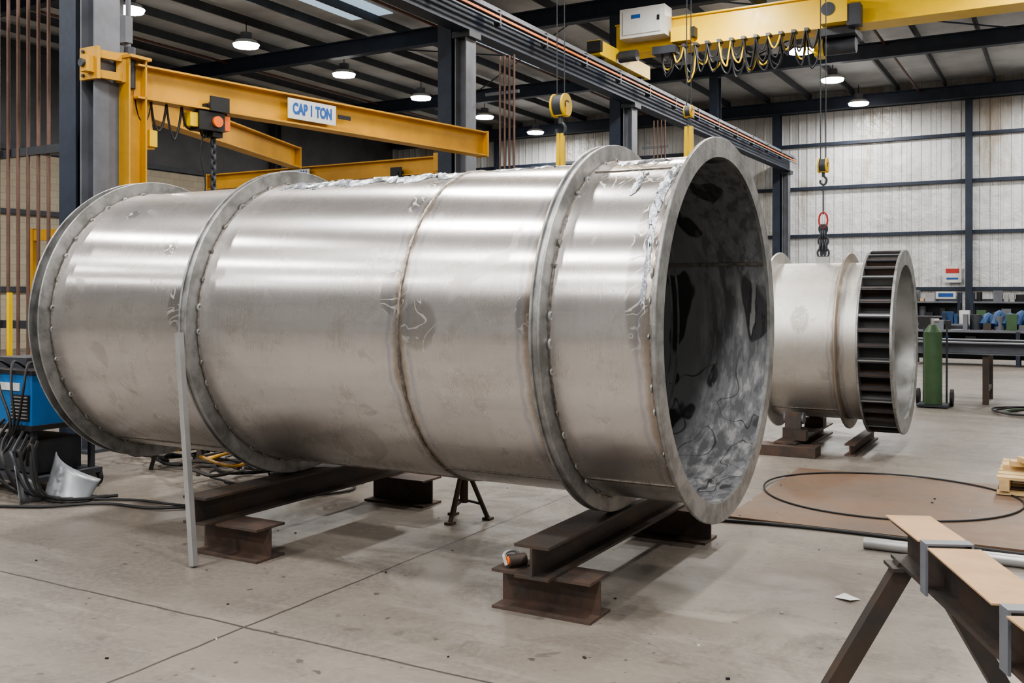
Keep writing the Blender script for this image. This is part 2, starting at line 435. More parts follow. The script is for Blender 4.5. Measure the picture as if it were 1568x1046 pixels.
def crane(y, name, trolley_x, fest=True):
    b = B(name, [YEL2])
    b.prism((-8.5, y, 7.06), (12.5, y, 7.06), .45, .60, YEL2)
    b.prism((-8.5, y, 7.37), (12.5, y, 7.37), .6, .03, YEL2); b.prism((-8.5, y, 6.75), (12.5, y, 6.75), .6, .03, YEL2)
    for x in (-8.5, 12.5):
        b.prism((x, y - 1.4, 6.66), (x, y + 1.4, 6.66), .28, .3, YEL2)
        for yy in (y - 1.1, y + 1.1):
            b.cyl((x - .07, yy, 6.556), (x + .07, yy, 6.556), .11, BLACK, 20)
        b.box((x + .05, y - 1.45, 6.66), (.3, .12, .22), BLACK)
    b.box((-7.72, y - .48, 7.26), (1.0, .42, .62), WHITE)
    b.box((-7.72, y - .70, 7.26), (.84, .02, .48), WHITE); b.box((-7.35, y - .715, 7.3), (.05, .02, .1), BLACK); b.box((-7.85, y - .715, 7.38), (.2, .01, .08), TXT)
    b.box((-6.95, y - .36, 6.95), (.40, .32, .30), YEL2); b.box((-6.70, y - .36, 6.98), (.08, .2, .2), BLACK); b.box((-7.3, y - .4, 6.66), (.5, .3, .16), STEEL_DK)
    b.cyl((-8.3, y - .5, 6.62), (-7.9, y - .5, 6.62), .12, STEEL_DK, 18)
    t = trolley_x
    b.box((t, y, 6.63), (.7, .8, .14), STEEL_DK)
    b.box((t, y - .5, 6.98), (.50, .3, .50), YEL2); b.box((t + .36, y - .5, 6.85), (.25, .26, .4), STEEL_DK); b.cyl((t - .1, y - .66, 7.0), (t - .1, y - .62, 7.0), .13, STEEL_DK, 20)
    b.cyl((t - .3, y, 6.42), (t + .3, y, 6.42), .16, STEEL_DK, 24)
    b.box((t - .38, y, 6.42), (.16, .36, .36), YEL2)
    if fest:
        n = 13; x0_, x1_ = -7.4, t - .3
        for k in range(n):
            a = x0_ + (x1_ - x0_) * k / n; c = x0_ + (x1_ - x0_) * (k + 1) / n
            if k > 9: c = a + (c - a) * .9
            for q in range(4):
                dp = random.uniform(.25, .75)
                yy = y - .30 - .045 * q; dd = dp
                b.tube([(a, yy, 6.7), (a + .02 * q, yy, 6.7 - dd * .7), ((a + c) / 2 + random.uniform(-.04, .04), yy, 6.7 - dd), (c - .02 * q, yy, 6.7 - dd * .7), (c, yy, 6.7)], .017, BLACK if (k + q) % 4 else YEL2, 6, 5)
            b.box((a, y - .36, 6.72), (.08, .2, .06), STEEL_DK)
    b.done()
crane(19.85, "overhead_crane", -3.85)
crane(10.7, "overhead_crane", 1.0, False)

def hook_block(x, y, ztop, z, s=1.0, strap=0, col=YEL2, ch=None):
    b = B("crane_hook_block", [STEEL_DK])
    for d in (-.05 * s, .05 * s): b.cyl((x + d, y, z + .1 * s), (x + d, y, ztop), .006, STEEL_DK, 6)
    R = lambda v: v * s
    b.cyl((x - R(.06), y, z), (x + R(.06), y, z), R(.13), STEEL_DK, 24)
    for sg in (-1, 1):
        b.cyl((x + sg * R(.085), y, z), (x + sg * R(.06), y, z), R(.145), col, 24)
        b.cyl((x + sg * R(.095), y, z), (x + sg * R(.06), y, z), R(.06), STEEL_DK, 16)
    b.box((x, y, z - R(.05)), (R(.20), R(.1), R(.16)), col)
    b.cyl((x, y, z - R(.22)), (x, y, z - R(.1)), R(.028), STEEL_DK, 12)
    b.tube([(x + R(px), y, z + R(pz)) for px, pz in ((0, -.2), (.06, -.26), (.05, -.34), (0, -.37), (-.055, -.33), (-.05, -.28))], R(.02), STEEL_DK, 8)
    b.box((x, y, ztop - .02), (.3, .2, .04), STEEL_DK)
    if strap:
        for dx in (-.035, .035): b.prism((x + dx * .6, y, z - R(.34)), (x + dx, y, z - R(.33) - strap), .05, .05, YEL2)
    if ch:
        zb, = ch
        b.cyl((x, y, z - R(.36)), (x, y, z - .52), .007, STEEL_DK, 6)
        b.tube([(x + .045 * math.cos(t), y, z - .58 + .085 * math.sin(t)) for t in [k * pi / 6 for k in range(12)]], .010, RED, 8, 1, True)
        for dx in (-.03, .0, .03): b.chain((x + dx * .5, y, z - .64), (x + dx * 1.2, y, zb), STEEL_DK, .085, .011)
    return b.done()
hook_block(-5.37, 10.7, 6.70, 3.88, 1.0, .62)
hook_block(-3.74, 10.7, 6.70, 3.66, .5, .7)
hook_block(-2.25, 10.7, 6.70, 2.95, .55, 0, YEL2, (1.99,))

# ------------------------------------------------------------------ jib cranes
def jib(p0, p1, ztop, h, w, post, sign_t, flip=False, hoist_t=None, name="jib_crane", pivot=None):
    b = B(name, [YEL])
    z = ztop - h / 2
    b.ibeam((p0[0], p0[1], z), (p1[0], p1[1], z), h, w, YEL, .02, .03)
    d = Vector((p1[0] - p0[0], p1[1] - p0[1], 0)).normalized(); n = Vector((d.y, -d.x, 0))
    b.prism(Vector((p1[0], p1[1], z)) - d * .01, Vector((p1[0], p1[1], z)) + d * .02, w + .02, h + .02, YEL)
    if pivot:
        b.box(pivot[0], pivot[1], YEL); b.cyl((p0[0], p0[1], z - .25), (p0[0], p0[1], z + .25), .06, STEEL_DK, 14)
    if post:
        zb = 1.0
        b.ibeam((p0[0], p0[1], zb), (p0[0], p0[1], ztop + .05), .2, .2, YEL, .018, .014, (d.x, d.y, 0))
        b.box((p0[0], p0[1], ztop + .06), (.26, .26, .03), YEL)
        for zz in (ztop - .05, zb + .3):
            b.prism((p0[0], p0[1] - .03, zz), (-8.42, p0[1] - .08, zz), .16, .30, YEL)
            yb = p0[1] - .40
            b.box((-8.46, yb, zz), (.26, .04, .32), YEL); b.box((-8.42, yb - .06, zz - .02), (.10, .10, .16), YEL)
            b.cyl((-8.42, yb - .14, zz - .02), (-8.42, yb - .05, zz - .02), .04, STEEL_DK, 14)
            for q in (-.12, .12): b.cyl((-8.53, yb - .04, zz + q), (-8.53, yb, zz + q), .018, STEEL_DK, 6)
            b.prism((-8.40, yb, zz + .1), (p0[0], p0[1], zz + .1), .04, .08, YEL)
            b.prism((-8.40, yb, zz - .1), (p0[0], p0[1], zz - .1), .04, .08, YEL)
            b.cyl((p0[0], p0[1] - .03, zz - .2), (p0[0], p0[1] - .03, zz + .22), .05, STEEL_DK, 12)
        q = Vector((p0[0], p0[1], z - h / 2))
        b.prism(q + d * .1, q + d * .16 - Vector((0, 0, .5)), .02, .16, YEL, d)
    if sign_t is not None:
        c = Vector((p0[0], p0[1], z + .0)) + d * sign_t
        sg = -1 if flip else 1
        c = c + n * sg * (w / 2 + .006)
        L = .72
        b.prism(c - d * L / 2, c + d * L / 2, .012, h * .68, WHITE)
        for q in (-.2, .2): b.prism(c + d * q, c + d * q - n * sg * (w / 2 - .01), .02, .04, YEL)
        rx = d * (1 if not flip else -1)
        up = Vector((0, 0, 1)); nn = rx.cross(up)
        m4 = Matrix(((rx.x, up.x, nn.x, 0), (rx.y, up.y, nn.y, 0), (rx.z, up.z, nn.z, 0), (0, 0, 0, 1)))
        m4.translation = c + n * sg * .008
        b.text("CAP 1 TON", .115, m4, TXT, .045)
        c2 = c + d * .50
        b.prism(c2 - d * .1, c2 + d * .1, .012, .05, BLACK)
    if hoist_t is not None:
        c = Vector((p0[0], p0[1], z - h / 2)) + d * hoist_t
        b.box(c + Vector((0, 0, .02)), (.1, .3, .1), BLACK)
        for s_ in (-1, 1):
            b.prism(c + n * s_ * .12 - d * .12 + Vector((0, 0, .07)), c + n * s_ * .12 + d * .12 + Vector((0, 0, .07)), .02, .16, BLACK)
            for q in (-.07, .07): b.cyl(c + n * s_ * .05 + d * q + Vector((0, 0, .055)), c + n * s_ * .11 + d * q + Vector((0, 0, .055)), .045, STEEL_DK, 12)
        e = c - Vector((0, 0, .12))
        b.prism(e - d * .24, e + d * .08, .20, .20, BLACK); b.prism(e + d * .08, e + d * .16, .16, .16, ORANGE); b.prism(e - d * .33, e - d * .24, .14, .15, YEL2)
        b.cyl(e - d * .02 + n * .10, e - d * .02 + n * .13, .06, ORANGE, 16)
        b.box(e - Vector((0, 0, .12)), (.14, .14, .08), BLACK)
        b.chain(e - Vector((0, 0, .12)), e - Vector((0, 0, .9)), STEEL_DK, .08, .016)
        b.tube([e - Vector((0, 0, .9)), e - Vector((.05, 0, .95)), e - Vector((.05, 0, 1.03)), e - Vector((0, 0, 1.06)), e - Vector((-.04, 0, 1.02))], .015, ORANGE, 8)
        for k in range(5):
            a = c - d * (hoist_t * (.98 - .19 * k)); a2 = c - d * (hoist_t * (.98 - .19 * (k + 1)))
            mm = (a + a2) / 2 - Vector((0, 0, .22 + .07 * (k % 3)))
            b.tube([a, a * .6 + mm * .4 - Vector((0, 0, .08)), mm, a2 * .6 + mm * .4 - Vector((0, 0, .08)), a2], .013, BLACK, 6, 5)
        pz = c - d * (hoist_t * .78)
        b.tube([pz, pz - Vector((0, .0, .15)), pz - Vector((.02, 0, .3))], .01, BLACK, 6)
        b.box(pz - Vector((.02, 0, .38)), (.10, .10, .17), YEL2)
        b.tube([e - d * .1, e - d * .16 - Vector((0, 0, .35)), e - d * .1 - Vector((0, 0, .7)), e - d * .2 - Vector((0, 0, 1.1))], .009, BLACK, 6)
    return b.done()
jib((-8.32, 6.82), (-7.4, 12.2), 3.93, .35, .2, True, 2.24, False, .95)
jib((-9.15, 7.3), (-10.9, 12.1), 3.95, .33, .2, False, None, pivot=((-9.08, 7.0, 3.79), (.2, .75, .3)))
jib((-9.25, 14.1), (-14.9, 14.1), 3.95, .30, .2, False, 3.35, True, 1.0, pivot=((-9.12, 13.9, 3.79), (.24, .5, .3)))

# ------------------------------------------------------------------ main duct
RF, RS = 1.033, .940
x1, x0 = -1.62, -6.11
b = B("stainless_steel_duct", [SHELL, INNER, GALV, WELD])
b.lathe([(x0, RS), (-4.6, RS), (-3.096, RS), (-2.2, RS), (x1, RS)], CY, CZ, SHELL, 192, False)
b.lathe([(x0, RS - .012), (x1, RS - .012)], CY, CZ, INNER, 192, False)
def flange(xa, th=.014, ro=RF):
    b.ring(xa - th / 2, xa + th / 2, RS - .013, ro, CY, CZ, GALV, .003, 192)
flange(-1.616, .018)
b.ring(-1.66, -1.625, RS - .004, RS + .014, CY, CZ, GALV)
for xa in (-2.25, -2.205, -4.655, -4.605, -6.10, -6.0): flange(xa)
for xa in (-2.2275, -4.63): b.ring(xa - .02, xa + .02, RS - .01, RF - .012, CY, CZ, GALV)
b.ring(-6.09, -6.0, RS - .01, RS + .03, CY, CZ, GALV)
def wring(xc, r=.006):
    seg = 320; vs = []; prof = ((-1, -.3), (-.5, .6), (.5, .6), (1, -.3))
    for i in range(seg):
        t = 2 * pi * i / seg; rr = r * random.uniform(.75, 1.2); dx = random.uniform(-.15, .15) * r
        for (a, c_) in prof: vs.append((xc + dx + a * rr, CY + (RS + c_ * rr) * math.cos(t), CZ + (RS + c_ * rr) * math.sin(t)))
    fs = [(i * 4 + k, ((i + 1) % seg) * 4 + k, ((i + 1) % seg) * 4 + k + 1, i * 4 + k + 1) for i in range(seg) for k in range(3)]
    b.faces(vs, fs, WELD)
wring(-3.096, .014)
for xc in (-2.193, -2.262, -4.593, -4.668, -5.985, -1.665): wring(xc, .010)
def lump(xc, t, ln, w, m=STEEL_LT):
    u = Vector((0, math.cos(t), math.sin(t))); tg = Vector((0, -math.sin(t), math.cos(t)))
    c = Vector((xc, CY, CZ)) + u * (RS + .004)
    b.tube([c - tg * ln - u * .008, c - tg * ln * .5 + u * w * .3, c + tg * ln * .5 + u * w * .3, c + tg * ln - u * .008], w * .5, m, 6, 2)
for xc in (-2.188, -4.588, -5.98, -2.268, -1.672):
    n = 34
    for k in range(n):
        t = 2 * pi * (k + .6 * random.random()) / n
        lump(xc, t, random.uniform(.008, .026), random.uniform(.010, .018), random.choice((STEEL_LT, WELD, GALV)))
def lweld(xa, xb, ang):
    p = Vector((0, CY - math.cos(ang) * (RS + .001), CZ + math.sin(ang) * (RS + .001)))
    b.prism(Vector((xa, p.y, p.z)), Vector((xb, p.y, p.z)), .014, .007, WELD, Vector((0, -math.cos(ang), math.sin(ang))))
lweld(-3.09, -2.28, -1.02); lweld(-2.18, -1.66, -.95); lweld(-4.58, -3.1, -1.25); lweld(-5.97, -4.68, -1.1); lweld(-2.18, -1.66, 1.1)
p = Vector((0, CY + math.cos(.42) * (RS - .013), CZ + math.sin(.42) * (RS - .013)))
b.prism(Vector((-4, p.y, p.z)), Vector((-1.63, p.y, p.z)), .02, .008, WELD, Vector((0, math.cos(.42), math.sin(.42))))
def film(xa, xb, pa, pb, nx, ny, amp):
    vs = []
    for i in range(nx + 1):
        for j in range(ny + 1):
            u, v = i / nx, j / ny
            edge = min(j, ny - j) == 0 or min(i, nx - i) == 0
            x = xa + (xb - xa) * u + random.uniform(-.008, .008)
            ph = pa + (pb - pa) * v + .03 * math.sin(u * 23 + v) + random.uniform(-.012, .012) + (random.uniform(-.04, .04) if edge else 0)
            r = RS + .002 + (0 if edge else random.uniform(0, amp))
            vs.append((x, CY - math.cos(ph) * r, CZ + math.sin(ph) * r))
    fs = [(i * (ny + 1) + j, (i + 1) * (ny + 1) + j, (i + 1) * (ny + 1) + j + 1, i * (ny + 1) + j + 1) for i in range(nx) for j in range(ny)]
    b.faces(vs, fs, SCRUNCH)
film(-4.45, -3.14, 1.18, 1.32, 60, 6, .018)
film(-2.95, -2.5, 1.31, 1.36, 20, 3, .008)
film(-1.90, -1.86, .85, 1.05, 4, 8, .006)
film(-1.75, -1.70, .60, 1.15, 4, 26, .010)
film(-1.72, -1.695, .15, .55, 3, 20, .006)
film(-2.12, -1.80, 1.24, 1.30, 18, 3, .010)
duct = b.done()

# ------------------------------------------------------------------ supports
def support(xb, fx0, fx1, name):
    b = B(name, [RUST])
    zf, zt = .20, .3665
    b.ibeam((xb, 4.20, (zf + zt) / 2), (xb, 6.28, (zf + zt) / 2), zt - zf, .19, RUST, .014, .012)
    for yc in (4.40, 6.12):
        b.ibeam((fx0, yc, zf / 2), (fx1, yc, zf / 2), zf, .24, RUST2, .014, .012)
    return b.done()
support(-2.27, -2.54, -1.99, "steel_beam_support")
support(-4.58, -4.70, -4.15, "steel_beam_support")
b = B("ratchet_strap", [RUST2]); b.cyl((-2.47, 4.33, .236), (-2.41, 4.40, .236), .033, RUST2, 14); b.cyl((-2.475, 4.325, .236), (-2.467, 4.337, .236), .022, ORANGE, 12)
b.tube([(-2.47, 4.31, .215), (-2.5, 4.34, .265), (-2.47, 4.4, .27), (-2.42, 4.42, .22)], .009, STEEL_LT, 6); b.done()
b = B("leaning_steel_bar", [STEEL_LT]); b.prism((-4.42, 4.05, .012), (-4.615, 4.115, 1.36), .036, .036, STEEL_LT); b.done()
b = B("tripod_jack_stand", [RUST2])
c = Vector((-3.70, 5.85, 0))
for k in range(3):
    t = 2 * pi * k / 3 + .5; e = c + Vector((.17 * math.cos(t), .17 * math.sin(t), .008))
    b.cyl(e, c + Vector((.03 * math.cos(t), .03 * math.sin(t), .34)), .017, RUST2, 10)
    b.box(e, (.06, .06, .016), RUST2); b.cyl(c + Vector((.12 * math.cos(t), .12 * math.sin(t), .11)), c + Vector((0, 0, .14)), .009, RUST2, 8)
b.cyl(c + Vector((0, 0, .12)), c + Vector((0, 0, .36)), .03, RUST2, 14); b.cyl(c + Vector((0, 0, .34)), c + Vector((0, 0, .43)), .014, STEEL_LT, 10)
b.cyl(c + Vector((0, 0, .34)), c + Vector((0, 0, .37)), .05, ORANGE, 6)
b.box(c + Vector((0, 0, .435)), (.1, .1, .015), RUST2)
b.done()

# ------------------------------------------------------------------ second duct
DY, DZ = 10.63, 1.10
b = B("duct_section_with_fins", [SHELL2, INNER2, GALV, BLACK])
b.lathe([(-2.68, .81), (-1.95, .81), (-1.72, .81)], DY, DZ, SHELL2, 128, False)
b.lathe([(-2.68, .80), (-1.43, .80)], DY, DZ, INNER2, 128, False)
b.lathe([(-1.73, .812), (-1.43, .812)], DY, DZ, BLACK, 128, False)
b.ring(-2.69, -2.67, .80, .93, DY, DZ, SHELL2, .003, 128)
b.ring(-1.96, -1.94, .80, .91, DY, DZ, SHELL2, .003, 128)
b.ring(-1.745, -1.725, .80, .935, DY, DZ, GALV, .003, 128)
b.ring(-1.44, -1.415, .78, .935, DY, DZ, GALV, .003, 128)
for k in range(40):
    t = 2 * pi * k / 40; u = Vector((0, math.cos(t), math.sin(t)))
    c0 = Vector((-1.73, DY, DZ)) + u * .868; c1 = Vector((-1.43, DY, DZ)) + u * .868
    b.prism(c0, c1, .012, .118, RUST2 if k % 3 else STEEL_LT, u)
    b.prism(c0 + u * .05, c1 + u * .05, .04, .01, STEEL_DK, u)
for t in (-1.0, 2.1):
    u = Vector((0, -math.cos(t), math.sin(t)))
    b.prism(Vector((-2.66, DY, DZ)) + u * .813, Vector((-1.96, DY, DZ)) + u * .813, .016, .008, WELD, u)
b.box((-2.25, 10.68, 1.93), (.14, .03, .1), STEEL_LT)
b.done()
b = B("steel_cradle_stand", [RUST2])
b.ibeam((-2.42, 9.75, .06), (-2.42, 11.5, .06), .12, .22, RUST2)
b.ibeam((-1.84, 9.95, .06), (-1.84, 11.3, .06), .12, .10, RUST2)
for yy, sg in ((10.15, 1), (11.11, -1)):
    b.box((-2.42, yy, .17), (.2, .18, .10), RUST2); b.prism((-2.42, yy - sg * .06, .17), (-2.42, yy - sg * .03, .38), .16, .05, RUST2)
    b.cyl((-2.52, yy, .32), (-2.32, yy, .32), .06, STEEL_GR, 20)
b.prism((-2.75, 9.75, .05), (-2.1, 9.75, .05), .25, .1, RUST2)
b.box((-2.30, 9.9, .18), (.12, .1, .1), RUST)
b.done()

# ------------------------------------------------------------------ floor plates, hoses
PLATE = mk("brown_floor_plate", (.155, .095, .060), .5, .15, .3, 1.2, .1, (.13, .095, .072))
b = B("steel_floor_plate", [PLATE])
b.box((-.75, 7.9, .008), (2.7, 2.2, .016), PLATE); b.box((1.95, 7.9, .008), (2.66, 2.2, .016), PLATE)
b.done()
b = B("air_hose", [BLACK])
b.tube([(-1.22 + .95 * math.cos(t) * (1 + .02 * math.sin(3 * t)), 8.12 + .90 * math.sin(t), .024) for t in [k * pi / 12 for k in range(24)]], .007, BLACK, 8, 4, True)
b.done()
b = B("welding_cable", [BLACK])
b.tube([(-2.3, 6.62, .013), (-1.6, 6.74, .013), (-.8, 6.73, .013), (0.1, 6.66, .013), (1.2, 6.5, .013)], .012, BLACK, 8, 6); b.done()
b = B("steel_pipe", [STEEL_LT])
b.cyl((-1.1, 6.42, .036), (-.2, 6.42, .036), .036, STEEL_LT, 24, cap=False); b.cyl((-1.1, 6.42, .036), (-.2, 6.42, .036), .028, BLACK, 24, cap=True)
b.done()
b = B("wooden_pallet", [WOOD])
cx, cy = .0, 9.02
for k in range(6): b.box((cx, cy - .42 + k * .17, .135 + .016), (.95, .13, .02), WOOD)
for k in range(3): b.box((cx - .42 + k * .42, cy, .08 + .016), (.07, .98, .09), WOOD)
for k in range(3): b.box((cx, cy - .42 + k * .42, .0225 + .01), (.95, .11, .02), WOOD)
for k in range(3): b.box((cx - .1 + .05 * k, cy - .05, .18 + k * .04), (.7, .12, .038), WOOD, .2 * k)
b.done()
b = B("paper_scrap", [WHITE])
vs = [(-1.06, 5.30, .004), (-.97, 5.26, .012), (-.93, 5.33, .003), (-1.02, 5.37, .015), (-1.0, 5.31, .02)]
b.faces(vs, [(0, 1, 4), (1, 2, 4), (2, 3, 4), (3, 0, 4)], WHITE); b.done()
b = B("floor_debris", [BLACK])
for k in range(110):
    x, y = random.uniform(-6, 1.2), random.uniform(2.8, 9)
    r = random.uniform(.002, .008)
    b.box((x, y, r / 2 + (.016 if (x > -2.15 and 6.7 < y) else 0)), (r * 2, r * 1.3, r), random.choice((BLACK, STEEL_LT, RUST, WHITE, BLACK)), random.random() * 3)
b.done()

# ------------------------------------------------------------------ sawhorse
b = B("steel_sawhorse", [RUST])
A = Vector((-.49, 3.76, 0)); D = Vector((.40, -.917, 0)).normalized(); n = Vector((-D.y, D.x, 0))
E = A + D * 2.4
zt = .79
b.ibeam(A + Vector((0, 0, zt - .07)), E + Vector((0, 0, zt - .07)), .14, .13, RUST, .012, .012)
for t in (.10, 2.25):
    p = A + D * t
    for s_ in (-1, 1):
        top = p + n * s_ * .045 + Vector((0, 0, zt - .14)); foot = p + n * s_ * .40 + Vector((0, 0, .02))
        b.prism(top, foot, .06, .06, RUST, D); b.box(foot + Vector((0, 0, -.012)), (.1, .1, .016), RUST, math.atan2(D.y, D.x))
    b.prism(p - n * .10 + Vector((0, 0, zt - .145)), p + n * .10 + Vector((0, 0, zt - .145)), .12, .012, RUST)
for t in (.40, 1.05, 1.8):
    p = A + D * t
    for s_ in (-1, 1): b.prism(p + n * s_ * .07 + Vector((0, 0, zt - .15)), p + n * s_ * .07 + Vector((0, 0, zt + .010)), .055, .008, STEEL_GR, n)
    b.prism(p - n * .074 + Vector((0, 0, zt + .013)), p + n * .074 + Vector((0, 0, zt + .013)), .055, .006, STEEL_GR)
b.done()
b = B("cardboard_strip", [CARD])
for (t0, t1, w, dz, sh) in ((-.02, .36, .155, .004, 0), (.44, 1.01, .16, .004, .008), (1.09, 1.75, .155, .004, -.006)):
    b.prism(A + D * t0 + n * sh + Vector((0, 0, zt + dz)), A + D * t1 + n * (sh * -1) + Vector((0, 0, zt + dz + .004)), w, .005, CARD)
b.done()

# ------------------------------------------------------------------ left: welder, cart, cables
b = B("welding_machine_on_cart", [BLUE])
b.box((-7.42, 5.08, .76), (.88, .6, .40), BLUE); b.box((-7.42, 5.08, .975), (.90, .62, .03), BLACK); b.box((-7.42, 5.08, .545), (.92, .64, .04), BLACK)
b.box((-7.12, 4.775, .70), (.22, .012, .20), BLACK)
for k in range(7): b.box((-7.12, 4.766, .62 + k * .027), (.2, .01, .008), STEEL_LT)
b.box((-7.3, 4.775, .86), (.34, .01, .06), WHITE); b.box((-7.55, 4.775, .72), (.2, .012, .22), BLACK)
for dx in (-.4, .4):
    for dy in (-.26, .26): b.prism((-7.42 + dx, 5.08 + dy, .12), (-7.42 + dx, 5.08 + dy, .54), .04, .04, STEEL_DK)
b.box((-7.42, 5.08, .14), (.95, .62, .04), STEEL_DK)
b.box((-7.42, 5.08, .30), (.7, .4, .26), STEEL_DK)
for dx in (-.38, .40):
    for dy in (-.3, .3): b.cyl((-7.42 + dx, 5.08 + dy - .02, .075), (-7.42 + dx, 5.08 + dy + .02, .075), .075, BLACK, 20); b.cyl((-7.42 + dx, 5.08 + dy - .024, .075), (-7.42 + dx, 5.08 + dy + .024, .075), .045, STEEL_LT, 16)
for k in range(8):
    x = -7.3 + .06 * k
    b.tube([(x, 4.76, .6 - .02 * k), (x + .02, 4.66, .5 - .03 * k), (x + .1 + random.uniform(-.1, .1), 4.60 + random.uniform(-.05, .05), .25 + .03 * k), (x + .25, 4.66, .08), (x + .45, 4.78 + .05 * k, .02)], .013, BLACK if k != 4 else STEEL_DK, 6)
for k in range(3):
    b.tube([(-7.5 + .2 * k, 4.95, .99), (-7.45 + .2 * k, 4.8, 1.05), (-7.3 + .15 * k, 4.72, .85), (-7.15 + .05 * k, 4.71, .6), (-7.2, 4.72, .4)], .011, BLACK, 6)
b.box((-7.5, 5.1, 1.03), (.4, .3, .08), STEEL_DK); b.box((-7.15, 5.0, 1.06), (.08, .1, .14), RED); b.cyl((-7.3, 5.15, 1.0), (-7.3, 5.15, 1.2), .05, WHITE, 14); b.box((-7.0, 5.2, 1.1), (.06, .06, .22), ORANGE)
b.done()
b = B("welding_cable_pile", [BLACK])
for k in range(40):
    cx, cy = random.uniform(-8.0, -5.9), random.uniform(5.7, 7.4); r = random.uniform(.12, .36)
    if cx < -6.8 and cy < 5.95: cy += .4
    z0 = .015 + .007 * k; pts = []
    t0 = random.random() * 6
    for q in range(14):
        t = t0 + q * .7; rr = r * random.uniform(.75, 1.2); pts.append((cx + rr * math.cos(t), cy + rr * .8 * math.sin(t), z0 + random.uniform(0, .05)))
    b.tube(pts, random.choice((.009, .013, .016)), random.choice((BLACK, BLACK, STEEL_DK, YEL, BLACK, RUST)), 6, 4)
b.done()
b = B("floor_cable", [BLACK])
b.tube([(-7.0, 4.42, .015), (-6.6, 4.6, .015), (-6.3, 4.9, .015), (-5.8, 5.0, .015), (-5.4, 5.5, .015), (-5.0, 6.2, .015), (-5.4, 6.6, .015)], .011, BLACK, 8)
b.tube([(-6.6, 4.9, .015), (-6.2, 5.1, .015), (-5.6, 5.2, .015), (-5.2, 5.8, .015), (-5.3, 6.4, .015), (-5.9, 6.7, .015)], .010, BLACK, 8); b.done()
for (cx, cy) in ((-6.9, 6.4), (-5.9, 7.0), (-5.35, 6.3)):
    b = B("steel_work_stand", [RUST])
    w, h = (.55, .42) if cx < -5.5 else (.4, .30)
    for dx in (-1, 1):
        for dy in (-1, 1): b.prism((cx + dx * w / 2 * 1.1, cy + dy * w / 2 * 1.1, 0), (cx + dx * w / 2 * .8, cy + dy * w / 2 * .8, h), .035, .035, random.choice((RUST, STEEL_DK)))
    for dx in (-1, 1):
        b.prism((cx + dx * w / 2 * .8, cy - w / 2 * .8, h), (cx + dx * w / 2 * .8, cy + w / 2 * .8, h), .05, .05, RUST); b.prism((cx - w / 2 * .8, cy + dx * w / 2 * .8, h), (cx + w / 2 * .8, cy + dx * w / 2 * .8, h), .05, .05, RUST)
        b.prism((cx + dx * w * .48, cy - w * .48, .15), (cx + dx * w * .48, cy + w * .48, .15), .03, .03, RUST)
    if cx < -5.5: b.box((cx, cy, h + .06), (.4, .3, .08), STEEL_DK); b.box((cx + .1, cy - .05, h + .13), (.15, .1, .07), YEL)
    b.done()
b = B("curled_sheet_offcut", [PLASTIC])
def sheet(x, y, ang, w, h, curl, lean):
    n_ = 12; vs = []
    for i in range(n_ + 1):
        for j in range(2 + 4):
            u, v = i / n_ - .5, j / 5
            a = ang + curl * u
            px = x + w * u * math.cos(a) - v * lean * math.sin(ang); py = y + w * u * math.sin(a) + v * lean * math.cos(ang)
            vs.append((px, py, .005 + v * h * (1 - .6 * (u + .5))))
    b.faces(vs, [(i * 6 + j, (i + 1) * 6 + j, (i + 1) * 6 + j + 1, i * 6 + j + 1) for i in range(n_) for j in range(5)], PLASTIC)
sheet(-6.66, 4.78, .35, .42, .34, .9, .16)
sheet(-6.86, 4.66, 1.7, .24, .30, -.8, .06)
o = b.done(ang=60)
md = o.modifiers.new("thickness", 'SOLIDIFY'); md.thickness = .006

b = B("vertical_pipe_rack", [COPPER])
for k in range(7):
    x = -11.9 + k * .17; y = 7.55 + .02 * k
    b.cyl((x, y, .0), (x, y, 7.6), .022, COPPER, 10)
for z in (1.2, 3.35, 5.4): b.prism((-12.4, 7.65, z), (-9.3, 7.65, z), .08, .10, STEEL_DK)
for x in (-12.35, -9.6): b.prism((x, 7.65, 0), (x, 7.65, 7.7), .1, .1, STEEL_GR)
b.cyl((-9.35, 7.6, 0), (-9.35, 7.6, 7.8), .03, STEEL_GR, 12)
for z in (2.5, 4.6): b.box((-9.4, 7.58, z), (.18, .1, .3), STEEL_GR)
b.done()
b = B("yellow_guard_rail", [YEL])
for z in (1.1, 2.45): b.prism((-13.5, 9.2, z), (-9.7, 9.2, z), .08, .16, YEL)
for x in (-13.4, -11.5, -9.8): b.prism((x, 9.2, 0), (x, 9.2, 2.55), .1, .1, YEL)
b.done()
b = B("tool_bench", [STEEL_DK])
b.box((-9.9, 5.9, .78), (1.6, .7, .06), STEEL_DK)
for dx in (-.7, .7):
    for dy in (-.28, .28): b.prism((-9.9 + dx, 5.9 + dy, 0), (-9.9 + dx, 5.9 + dy, .76), .06, .06, STEEL_DK)
b.box((-9.9, 5.9, .3), (1.5, .6, .04), STEEL_DK)
for k in range(15):
    x = -10.65 + k * .1; hgt = random.uniform(.06, .45)
    b.box((x, 5.9 + random.uniform(-.2, .2), .81 + hgt / 2), (.07, .1, hgt), random.choice((RED, STEEL_DK, STEEL_LT, YEL2, ORANGE, BLACK, WHITE)))
b.cyl((-9.45, 5.75, .812), (-9.45, 5.75, 1.35), .12, ORANGE, 24, .03); b.box((-9.45, 5.75, .825), (.28, .28, .03), ORANGE)
for x in (-9.75, -9.3): b.box((x, 6.12, 1.2), (.04, .04, .8), YEL2)
b.done()

